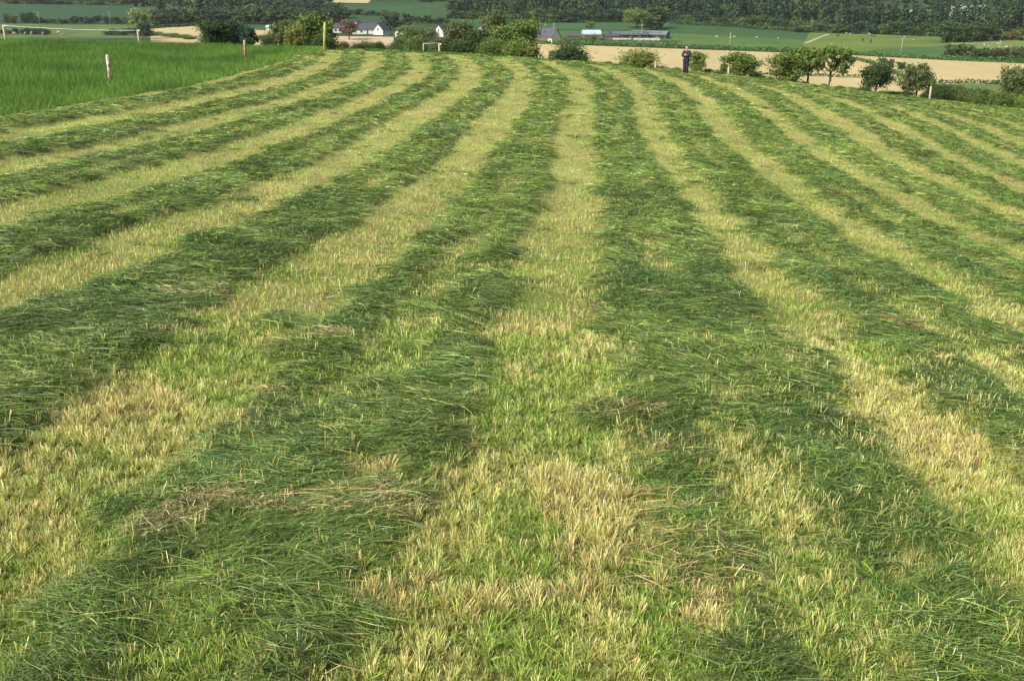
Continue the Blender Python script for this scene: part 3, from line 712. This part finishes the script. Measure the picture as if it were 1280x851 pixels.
# ------------------------------------------------------------------ houses and sheds
M_white = mat_simple('white render', (.60, .59, .56), .85, .06, .6)
M_cream = mat_simple('cream render', (.66, .58, .42), .85, .08, .6)
M_slate = mat_simple('slate', (.055, .058, .072), .7, .25, 1.5)
M_glass = mat_simple('window glass', (.03, .035, .04), .15, .1, 1, .6)
M_door = mat_simple('door paint', (.10, .06, .04), .5, .1, 2)
M_tin = mat_simple('pale blue sheeting', (.33, .41, .47), .55, .1, .8, .4)
M_green = mat_simple('grey green sheeting', (.062, .088, .078), .6, .2, .5, .4)
M_palegreen = mat_simple('pale grey green sheeting', (.11, .145, .125), .6, .2, .5, .4)
M_conc = mat_simple('concrete', (.42, .41, .36), .9, .15, 1)
M_brown = mat_simple('weathered boards', (.13, .10, .08), .9, .25, 2)
def house(name, label, cat, u, v, L_, Wd, wall_h, roof_h, rz, wall, roof, wins=True, chimney=True, door=True, openfront=False):
    x, y, z = at_ground(u, v, True)
    t = thing(name, label, cat, (x, y, float(terrain(x, y)) - .1), rz)
    a, b = L_ / 2, Wd / 2
    m = MB()
    m.add([(-a,-b,-.5),(a,-b,-.5),(a,b,-.5),(-a,b,-.5),(-a,-b,wall_h),(a,-b,wall_h),(a,b,wall_h),(-a,b,wall_h),(-a,0,wall_h+roof_h-.06),(a,0,wall_h+roof_h-.06)],
          [(0,1,5,4),(2,3,7,6),(1,2,6,9,5),(3,0,4,8,7),(0,3,2,1)])
    m.build('wall', wall, t)
    r = MB(); o = .35; k = roof_h / b
    for s in (-1, 1):
        e = (b + o) * s; ze = wall_h - o * k
        vs = [(-a-o, e, ze), (a+o, e, ze), (a+o, 0, wall_h+roof_h), (-a-o, 0, wall_h+roof_h)]
        r.add(vs + [(p[0], p[1], p[2] + .18) for p in vs], [(0,1,2,3),(7,6,5,4),(0,4,5,1),(1,5,6,2),(3,2,6,7),(0,3,7,4)])
    rf = r.build('roof', roof, t)
    if chimney:
        c = MB(); c.box(-a+.4, -a+1.2, -.45, .45, wall_h + roof_h - .7, wall_h + roof_h + 1.1); c.box(-a+.32, -a+1.28, -.53, .53, wall_h + roof_h + 1.1, wall_h + roof_h + 1.25)
        c.build('chimney', wall, rf)
    if wins:
        n = max(2, int(L_ / 3.2))
        for i in range(n):
            xx = -a + L_ * (i + .5) / n
            if door and i == n // 2:
                d = MB(); d.box(xx - .5, xx + .5, -b - .04, -b + .05, 0, 2.1); d.build('door', M_door, t); continue
            w1 = MB(); w1.box(xx - .65, xx + .65, -b - .05, -b + .05, .9, 2.2); f = w1.build('window', M_white if wall is not M_white else M_conc, t)
            w2 = MB(); w2.box(xx - .55, xx + .55, -b - .08, -b - .052, 1.0, 2.1); w2.build('pane', M_glass, f)
        for s in (1, -1):
            w1 = MB(); w1.box(a*s - .05, a*s + .05, -.6, .6, wall_h - .3, wall_h + .9); f = w1.build('window', M_conc, t)
            w2 = MB(); w2.box(a*s + .052*s - .012, a*s + .052*s + .012, -.5, .5, wall_h - .2, wall_h + .8); w2.build('pane', M_glass, f)
    if openfront:
        d = MB(); d.box(-a + .4, a - 2.6, -b - .06, -b + .1, 0, wall_h * .75); d.build('front_shade', M_brown, t)  # solid brown panel whose colour stands in for shade inside the open front
    return t
R = math.radians
house('house', 'white house with dark slate roof and chimney, its long side behind garden bushes', 'house', 456, 42.5, 14, 6.5, 2.8, 2.8, R(6), M_white, M_slate)
house('house', 'white gabled wing at the right end of the white house', 'house', 477, 43.5, 8, 6.2, 2.8, 3.2, R(68), M_white, M_slate, chimney=False, door=False)
house('house', 'small white cottage half hidden left of the reddish tree', 'house', 424, 41, 8, 6, 3, 2.4, R(10), M_white, M_slate, chimney=False)
house('house', 'small cream cottage peeping out right of the reddish tree', 'house', 447, 38, 7, 6, 3, 2.6, R(75), M_cream, M_slate, chimney=False)
house('house', 'cream gabled cottage between trees right of the white house', 'house', 502, 46, 6, 6, 2.6, 2.6, R(80), M_cream, M_slate, chimney=False)
house('house', 'white gabled cottage at the left end of the big tree clump', 'house', 554, 46, 9, 6, 3.2, 3.2, R(60), M_white, M_slate, chimney=False)
house('house', 'cream gable just showing between trees of the big clump', 'house', 603, 47, 7, 5, 3.4, 3, R(70), M_cream, M_slate, chimney=False)
house('barn', 'dark slate roofed barn with cream gable and open front beside the stubble', 'barn', 684, 52.5, 11.5, 7.5, 2.6, 4.2, R(-38), M_cream, M_slate, wins=False, chimney=False, openfront=True)
house('house', 'white farmhouse with grey roof among trees high on the right hillside', 'house', 1210, 21, 25, 8, 4.2, 3.4, R(-4), M_white, mat_simple('grey roof', (.22, .23, .26), .7, .15, 1), True, False)
house('shed', 'little white shed above the pale field strip on the left', 'shed', 339, 38, 5.5, 3.5, 2.0, .9, R(5), M_white, M_white, wins=False, chimney=False)
# the pale blue barrel roofed barn
x, y, z = at_ground(739, 50, True)
t = thing('barn', 'barn with pale blue rounded roof on brown walls behind the stubble', 'barn', (x, y, z - .1), R(4))
m = MB(); m.box(-4.4, 4.4, -3.4, 3.4, -.4, 3.0); m.build('wall', M_brown, t)
m = MB(); vs = []; nA = 12
for xx in (-4.8, 4.8):
    for i in range(nA + 1):
        an = math.pi * i / nA; vs.append((xx, 3.7 * math.cos(an), 2.95 + 2.2 * math.sin(an)))
fs = [(i, i + 1, nA + 2 + i, nA + 1 + i) for i in range(nA)] + [tuple(range(nA + 1))[::-1], tuple(range(nA + 1, 2 * nA + 2)), (0, nA + 1, 2 * nA + 1, nA)]
m.add(vs, fs); m.build('roof', M_tin, t)
m = MB(); m.box(-3, 0, -3.46, -3.3, 0, 2.6); m.build('door', M_door, t)
for dx, wd_, lab in ((-9.5, 7, 'low brown lean-to shed at the left of the pale blue roofed barn'), (10.5, 8, 'low brown shed at the right of the pale blue roofed barn')):
    t = thing('shed', lab, 'shed', (x + dx, y, z - .1), 0)
    m = MB(); m.box(-wd_/2, wd_/2, -2.5, 2.5, -.4, 2.0); m.build('wall', M_brown, t)
    m = MB(); m.add([(-wd_/2-.3,-2.8,2.02),(wd_/2+.3,-2.8,2.02),(wd_/2+.3,2.8,2.7),(-wd_/2-.3,2.8,2.7),(-wd_/2-.3,-2.8,2.15),(wd_/2+.3,-2.8,2.15),(wd_/2+.3,2.8,2.85),(-wd_/2-.3,2.8,2.85)], [(3,2,1,0),(4,5,6,7),(0,1,5,4),(1,2,6,5),(2,3,7,6),(3,0,4,7)])
    m.build('roof', M_slate, t)
# the long sheds
for (u, v, L_, Wd, wh, rh, rz, mt, lab) in [
    (786, 48.5, 19, 10, 2.3, 1.6, R(3), M_green, 'long dark grey green farm shed with low roof, nearest of the sheds'),
    (812, 48, 20, 9, 2.3, 1.6, R(-22), M_palegreen, 'long farm shed with pale striped roof slanting away to the right')]:
    t = house('farm_shed', lab, 'shed', u, v, L_, Wd, wh, rh, rz, M_green, mt, False, False, False)
    m = MB()
    for i in range(4):
        m.box(-L_/2 + 1 + i * L_/4, -L_/2 + L_/4 - .6 + i * L_/4, -Wd/2 - .06, -Wd/2 + .05, .1, 2.4)
    m.build('bay_shade', M_glass, t)  # flat dark panels on the wall, painted shade for the open bays
    for s in (-1, 1):      # rows of roof lights
        m = MB()
        for i in range(6):
            x0 = -L_/2 + 1.5 + i * (L_ - 3) / 6; k = rh / (Wd/2); ya, yb_ = s * Wd * .16, s * Wd * .30
            za, zb = wh + rh - abs(ya) * k + .21, wh + rh - abs(yb_) * k + .21
            m.add([(x0, ya, za), (x0 + 1.6, ya, za), (x0 + 1.6, yb_, zb), (x0, yb_, zb)], [(0, 1, 2, 3)] if s < 0 else [(3, 2, 1, 0)])
        m.build('roof_light', M_palegreen if mt is M_green else M_green, t)
for u, w_, lab in ((808, 14, 'pale concrete wall in front of the long farm sheds'), (780, 7, 'short white wall left of the pale concrete wall at the sheds'), (771, 4.5, 'tiny white gate wall at the left end of the long sheds')):
    x, y, z = at_ground(u, 51.5, True); t = thing('farm_wall', lab, 'wall', (x, y, z - .1), R(-3))
    m = MB(); m.box(-w_/2, w_/2, -.15, .15, -.3, 1.5); m.build('panel', M_conc, t, bevel=.02)
    m = MB(); m.box(-w_/2 - .05, w_/2 + .05, -.2, .2, 1.503, 1.6); m.build('coping', M_conc, t)

# ------------------------------------------------------------------ utility poles
M_pole = mat_simple('grey pole wood', (.30, .28, .25), .85, .2, 3)
for (u, v, h, lab) in [(50, 33, 9, 'thin pale pole in front of the dark hedgerow, leftmost pole'), (138, 33, 9, 'thin pale pole left of the yellow green tree'), (802, 49, 8, 'thin pale pole in front of the long farm sheds'),
                       (1126, 68, 7, 'thin pole in the middle of the pasture with animals'), (1247, 73, 7.5, 'pale pole before the dark bushy belt at the right'), (692, 48, 8, 'thin pole standing behind the slate roofed barn'), (912, 60, 7, 'thin pale pole above the broad bush with a post')]:
    x, y, z = at_ground(u, v, True); t = thing('utility_pole', lab, 'pole', (x, y, z))
    m = MB(); m.tube([(0, 0, -.5), (0, 0, h)], [.15, .10], 8); m.build('pole', M_pole, t, True)
    m = MB(); m.box(-.6, .6, -.05, .05, h - .6, h - .5); m.build('crossarm', M_pole, t)
    m = MB()
    for xx in (-.5, .5): m.tube([(xx, 0, h - .502), (xx, 0, h - .40)], .03, 6)
    m.build('insulators', M_pole, t)

# ------------------------------------------------------------------ grazing animals, a few pixels each
M_fleece = mat_simple('fleece', (.36, .35, .31), .95, .12, 4)
M_hide = mat_simple('dark hide', (.06, .045, .04), .8, .2, 3)
M_red = mat_simple('fawn hide', (.40, .27, .19), .8, .15, 3)
def skin_mesh(name, verts, edges, radii, mat, parent=None, sub=1, root=0):
    me = bpy.data.meshes.new(name); me.from_pydata(verts, edges, []); me.update()
    o = bpy.data.objects.new(name, me); COL.objects.link(o)
    sk = o.modifiers.new('skin', 'SKIN'); sk.use_smooth_shade = True
    for i, r in enumerate(radii):
        s = me.skin_vertices[0].data[i]; s.radius = (r, r) if not isinstance(r, tuple) else r; s.use_root = (i == root)
    if sub: sb = o.modifiers.new('sub', 'SUBSURF'); sb.levels = sub; sb.render_levels = sub
    dg = bpy.context.evaluated_depsgraph_get()
    nm = bpy.data.meshes.new_from_object(o.evaluated_get(dg)); nm.name = name
    COL.objects.unlink(o); bpy.data.objects.remove(o)
    nm.materials.clear(); nm.materials.append(mat)
    nm.polygons.foreach_set('use_smooth', [True] * len(nm.polygons)); nm.update()
    ob = bpy.data.objects.new(name, nm); COL.objects.link(ob)
    if parent: ob.parent = parent
    return ob
def beast(mat, s, graze, name):
    # x forward; withers about .75 s
    v = [(-.42,0,.62),(-.15,0,.60),(.2,0,.60),(.42,0,.66),(.58,0,.78 if not graze else .52),(.74,0,.84 if not graze else .26),(.88,0,.76 if not graze else .12),
         (-.38,.13,.42),(-.44,.13,.24),(-.38,.13,.02),(-.38,-.13,.42),(-.44,-.13,.24),(-.38,-.13,.02),
         (.34,.13,.40),(.36,.13,.22),(.35,.13,.02),(.34,-.13,.40),(.36,-.13,.22),(.35,-.13,.02),(-.52,0,.50),(.72,.10,.88 if not graze else .33),(.72,-.10,.88 if not graze else .33)]
    e = [(0,1),(1,2),(2,3),(3,4),(4,5),(5,6),(0,7),(7,8),(8,9),(0,10),(10,11),(11,12),(2,13),(13,14),(14,15),(2,16),(16,17),(17,18),(0,19),(5,20),(5,21)]
    r = [.19,.24,.23,.16,.11,.10,.06,.10,.05,.035,.10,.05,.035,.09,.045,.035,.09,.045,.035,.03,.03,.03]
    return skin_mesh(name, [tuple(c * s for c in p) for p in v], e, [q * s for q in r], mat, None, 1, 1)
sheep_p = beast(M_fleece, 1.1, True, 'sheep'); cow_p = beast(M_hide, 1.9, False, 'cow'); pale_p = beast(M_red, 1.9, True, 'cow')
used = set()
def graze(p, u, v, label, cat, group):
    x, y, z = at_ground(u, v, True)
    if p.name not in used: o = p; used.add(p.name)
    else: o = p.copy(); COL.objects.link(o)
    o.location = (x, y, z + .28); o.rotation_euler = (0, 0, random.random() * 6.28); set_props(o, label, cat, group)
for u, v in [(1036,46.5),(1058,43.5),(1063,44.5),(1070,43),(1086,44.5),(1130,48.5),(1142,52),(913,49),(946,48.5),(973,50),(896,48),(918,48)]:
    graze(sheep_p, u, v, 'small white sheep grazing on the pasture below the wood', 'sheep', 'sheep on the pasture')
for u, v in [(1047,47),(1078,53),(1088,54.5),(1091,47)]:
    graze(cow_p, u, v, 'small dark cow standing on the yellow green pasture', 'cow', 'dark cows on the pasture')
for u, v in [(1230,58.5),(1247,57),(1258,61),(1236,60)]:
    graze(sheep_p, u, v, 'white sheep in the small paddock at the right edge', 'sheep', 'sheep in the right paddock')
for u, v in [(17.5,44.5),(31.5,44.5),(40,44.2),(74,43),(78,46.5),(54,44.5)]:
    graze(pale_p, u, v, 'pale fawn cow on the pasture behind the uncut grass', 'cow', 'pale cows behind the uncut grass')

# ------------------------------------------------------------------ fence posts and the white tape
def post_mat(name, c1, c2, sc):
    m, nt, out = mat_new(name); L = nt.links.new
    b = N(nt, 'ShaderNodeBsdfPrincipled'); b.inputs['Roughness'].default_value = .9
    tc = N(nt, 'ShaderNodeTexCoord'); mp = N(nt, 'ShaderNodeMapping'); mp.inputs['Scale'].default_value = (6, 6, sc)
    no = N(nt, 'ShaderNodeTexNoise'); no.inputs['Scale'].default_value = 1.6; no.inputs['Detail'].default_value = 6
    rp = N(nt, 'ShaderNodeValToRGB'); rp.color_ramp.elements[0].position = .42; rp.color_ramp.elements[1].position = .58
    rp.color_ramp.elements[0].color = c1 + (1,); rp.color_ramp.elements[1].color = c2 + (1,)
    L(tc.outputs['Object'], mp.inputs[0]); L(mp.outputs[0], no.inputs[0]); L(no.outputs[0], rp.inputs[0]); L(rp.outputs[0], b.inputs[0]); L(b.outputs[0], out.inputs[0])
    return m
M_post = post_mat('pale post wood', (.40, .33, .22), (.56, .48, .34), 1)
M_redpost = post_mat('reddish peeling post', (.27, .14, .11), (.62, .50, .44), 3.2)
M_rust = post_mat('rust red post', (.22, .10, .07), (.42, .25, .19), 3)
M_yel = post_mat('mossy yellow post', (.30, .29, .05), (.42, .38, .10), 1.2)
M_cap = mat_simple('white insulator', (.8, .8, .78), .5, .03, 3)
def post(u, vt, Y, r, mat, label, lean=0, ins=False, vb=None):
    x, y, zt = at_dist(u, vt, Y); zg = float(terrain(x, y)); h = zt - zg
    t = thing('fence_post', label, 'fence post', (x, y, zg)); t.rotation_euler = (0, lean, 0)
    m = MB(); n = 10
    m.tube([(0, 0, -.3), (.004, 0, h * .5), (0, .003, h - .03), (0, 0, h)], [r, r * .97, r * .94, r * .80], n); m.build('shaft', mat, t, True)
    if ins:
        c = MB(); c.tube([(r * .8, -.01, h - .09), (r + .07, -.01, h - .05)], .045, 8); c.tube([(r + .05, -.01, h - .10), (r + .05, -.01, h + .0)], .03, 8); c.build('insulator', M_cap, t, True)
    else:
        c = MB()
        for k in (.35, .62, .86): c.tube([(-.015, -r - .012, h * k), (.015, -r - .012, h * k)], .012, 6)
        c.build('staple', M_pole, t)
    return t, (x, y, zt)
pA = post(4, 31.5, 81, .10, M_post, 'square pale post at the left edge carrying the white tape', ins=True)
pB = post(172, 37.5, 81, .085, M_post, 'short pale post with white insulator where the white tape ends', ins=True)
post(133.5, 69, 47, .085, M_redpost, 'peeling red and white post standing in the uncut grass', .02)
post(304.5, 50.5, 66, .085, M_rust, 'rusty reddish post at the back of the uncut grass', .05)
post(403, 28, 79, .105, M_yel, 'tall leaning yellow green post at the top of the uncut grass', .09)
post(716, 73.5, 75.5, .075, M_post, 'short pale post stub in front of the dark dome bush')
post(819.5, 76.5, 71.3, .07, M_post, 'thin pale post at the right side of the yellowish bush')
post(911, 84, 69.8, .075, M_post, 'pale post in front of the broad round bush')
post(1164, 108.5, 69.2, .07, M_post, 'whitish post in front of the overgrown hedge')
post(1039, 103, 71, .06, M_post, 'low pale post at the foot of the tallest open crowned tree')
post(549, 54.5, 83, .09, M_post, 'thick pale post with white knob beside the white bracket', ins=True)
# tape
a = Vector(pA[1]) + Vector((.16, -.02, -.04)); b = Vector(pB[1]) + Vector((.0, -.10, -.04))
m = MB(); pts = []
for i in range(25):
    t_ = i / 24; p = a.lerp(b, t_); p.z -= .10 * 4 * t_ * (1 - t_); pts.append(p)
m.tube(pts, .014, 6)
o = m.build('fence_tape', mat_simple('white tape', (.75, .76, .78), .5, .04, 3), None, True); set_props(o, 'white electric fence tape stretched between two posts over the uncut grass', 'fence tape')
# white bracket
x, y, zt = at_dist(529, 54.3, 83); zg = float(terrain(x, y))
t = thing('tape_bracket', 'thin white upright with a strand running to the thick pale post', 'fence post', (x, y, zg))
m = MB(); m.tube([(0, 0, -.2), (0, 0, zt - zg)], .017, 8); m.build('upright', M_cap, t, True)
m = MB(); m.tube([(0, 0, zt - zg - .02), (1.25, 0, zt - zg + .02)], .012, 6); m.build('strand', M_cap, t, True)

# ------------------------------------------------------------------ the person
def person():
    x, y, _ = at_dist(857, 90, 67.2); zg = float(terrain(x, y)) + .02
    t = thing('person', 'person in dark jacket and navy trousers standing at the far field edge', 'person', (x, y, zg), R(-24)); t.scale = (1.03, 1.03, 1.03)
    skin = mat_simple('skin', (.52, .32, .24), .6, .06, 8); coat = mat_simple('dark jacket cloth', (.022, .026, .034), .8, .2, 6)
    navy = mat_simple('navy trouser cloth', (.020, .018, .030), .85, .2, 6); hairm = mat_simple('reddish hair', (.11, .030, .022), .7, .25, 20); shoe = mat_simple('black leather', (.015, .014, .014), .4, .1, 5)
    # faces -y (towards the camera); height 1.78
    J = {}; V = []; E = []; Rr = []
    def j(n, p, r, par=None):
        J[n] = len(V); V.append(p); Rr.append(r)
        if par: E.append((J[par], J[n]))
    j('pelvis', (0, 0, .95), (.150, .115)); j('waist', (0, 0, 1.10), (.140, .105), 'pelvis'); j('chest', (0, .01, 1.30), (.165, .120), 'waist'); j('neck0', (0, .01, 1.46), (.075, .07), 'chest')
    j('neck', (0, -.005, 1.53), .055, 'neck0'); j('jaw', (0, -.03, 1.60), (.066, .075), 'neck'); j('skull', (0, -.015, 1.68), (.076, .092), 'jaw'); j('crown', (0, -.008, 1.75), (.055, .065), 'skull')
    for s in (-1, 1):
        k = 'lr'[s > 0]
        j(k+'hip', (.090*s, 0, .88), .095, 'pelvis'); j(k+'knee', (.094*s, -.03 - .03*s, .49), .062, k+'hip'); j(k+'ankle', (.092*s, .015 - .04*s, .09), .042, k+'knee'); j(k+'toe', (.125*s, -.13 - .04*s, .045), .038, k+'ankle')
        j(k+'sh', (.175*s, .01, 1.42), .070, 'chest'); j(k+'elb', (.245*s, -.03, 1.13), .048, k+'sh'); j(k+'wri', (.07*s, -.24, 1.22), .030, k+'elb')
        j(k+'palm', (.035*s, -.275, 1.245), (.036, .022), k+'wri')
        for f in range(4):
            z0 = 1.265 - f * .017; l = (.036, .042, .039, .030)[f]
            j(f'{k}f{f}a', (.012*s, -.295, z0), .0095, k+'palm'); j(f'{k}f{f}b', (-.012*s, -.302 - l*.2, z0 + .004*s), .0085, f'{k}f{f}a'); j(f'{k}f{f}c', (-.012*s - l*.5*s, -.290, z0 + .005*s), .0075, f'{k}f{f}b')
        j(k+'ta', (.03*s, -.268, 1.282), .011, k+'palm'); j(k+'tb', (.010*s, -.280, 1.305), .009, k+'ta')
    # nose and ears
    j('nose', (0, -.125, 1.655), .013, 'skull')
    for s in (-1, 1): j('ear%d' % s, (.088*s, .0, 1.66), .016, 'skull')
    body = skin_mesh('body', V, E, Rr, skin, t, 2)
    def cloth(name, names, grow, mat, extra=()):
        vs = []; es = []; rs = []; idx = {}
        for a_, b_ in E:
            na = [k for k in J if J[k] == a_][0]; nb = [k for k in J if J[k] == b_][0]
            if na in names and nb in names:
                for q in (na, nb):
                    if q not in idx:
                        idx[q] = len(vs); vs.append(V[J[q]]); r = Rr[J[q]]; g = grow.get(q, grow['*'])
                        rs.append(tuple(c + g for c in r) if isinstance(r, tuple) else r + g)
                es.append((idx[na], idx[nb]))
        return skin_mesh(name, vs, es, rs, mat, t, 2, idx[names[0]])
    cloth('jacket', ['waist', 'pelvis', 'chest', 'neck0', 'lsh', 'lelb', 'lwri', 'rsh', 'relb', 'rwri'], {'*': .048, 'pelvis': .070, 'waist': .060, 'lwri': .014, 'rwri': .014, 'neck0': .02}, coat)
    cloth('trousers', ['pelvis', 'lhip', 'lknee', 'lankle', 'rhip', 'rknee', 'rankle'], {'*': .038, 'lankle': .050, 'rankle': .050, 'pelvis': .015}, navy)
    for k in 'lr':
        cloth('shoe', [k+'ankle', k+'toe'], {'*': .018}, shoe)
    hv = [(0, .02, 1.70), (0, -.015, 1.765), (0, .05, 1.64), (.06, .015, 1.70), (-.06, .015, 1.70), (0, -.065, 1.765)]
    skin_mesh('hair', hv, [(0, 1), (0, 2), (0, 3), (0, 4), (1, 5)], [.088, .070, .07, .05, .05, .04], hairm, t, 2)
    for s in (-1, 1):
        m = MB(); m.tube([(.031*s, -.098, 1.672), (.031*s, -.108, 1.672)], [.011, .009], 8); m.build('eye', shoe, t, True)
    m = MB(); m.tube([(-.022, -.1, 1.606), (0, -.108, 1.604), (.022, -.1, 1.606)], .005, 6); m.build('mouth', mat_simple('lips', (.35, .14, .12), .6, .05, 5), t, True)
person()

# ------------------------------------------------------------------ the air over the valley
m, nt, out = mat_new('haze'); vp = N(nt, 'ShaderNodeVolumePrincipled'); vp.inputs['Density'].default_value = .00006; vp.inputs['Color'].default_value = (.80, .86, .92, 1)
vp.inputs['Anisotropy'].default_value = .2; nt.links.new(vp.outputs[0], out.inputs['Volume'])
hz = MB(); hz.box(-4200, 4200, -120, 1760, -40, 96); o = hz.build('haze', m); o['kind'] = 'stuff'; o['label'] = 'thin pale summer haze hanging over the valley'; o['category'] = 'haze'

# ------------------------------------------------------------------ light, sky, camera
SUN_EL, SUN_AZ = math.radians(42), math.radians(-128)     # azimuth from +Y towards +X: behind and to the left
w = bpy.data.worlds.new('World'); SC.world = w; w.use_nodes = True
nt = w.node_tree; bg = nt.nodes['Background']; sky = nt.nodes.new('ShaderNodeTexSky'); sky.sky_type = 'NISHITA'
sky.sun_disc = False; sky.sun_elevation = SUN_EL; sky.sun_rotation = SUN_AZ; sky.air_density = 1.0; sky.dust_density = 5.0; sky.ozone_density = .6
nt.links.new(sky.outputs[0], bg.inputs[0]); bg.inputs[1].default_value = .14
sd = bpy.data.lights.new('sun', 'SUN'); sd.energy = 3.1; sd.angle = math.radians(6); sd.color = (1, .94, .84)
so = bpy.data.objects.new('sun', sd); COL.objects.link(so)
sv = Vector((math.cos(SUN_EL) * math.sin(SUN_AZ), math.cos(SUN_EL) * math.cos(SUN_AZ), math.sin(SUN_EL)))
so.rotation_euler = sv.to_track_quat('Z', 'Y').to_euler(); so.location = (0, -10, 60)
cd = bpy.data.cameras.new('camera'); co = bpy.data.objects.new('camera', cd); COL.objects.link(co)
cd.sensor_width = 36; cd.lens = F / 1280 * 36; cd.clip_start = .1; cd.clip_end = 5000
co.location = (0, 0, 0); co.rotation_euler = (math.pi / 2 - TH, 0, 0)
SC.camera = co
SC.view_settings.view_transform = 'Standard'; SC.view_settings.look = 'None'
SC.view_settings.exposure = 0.66; SC.view_settings.gamma = 1
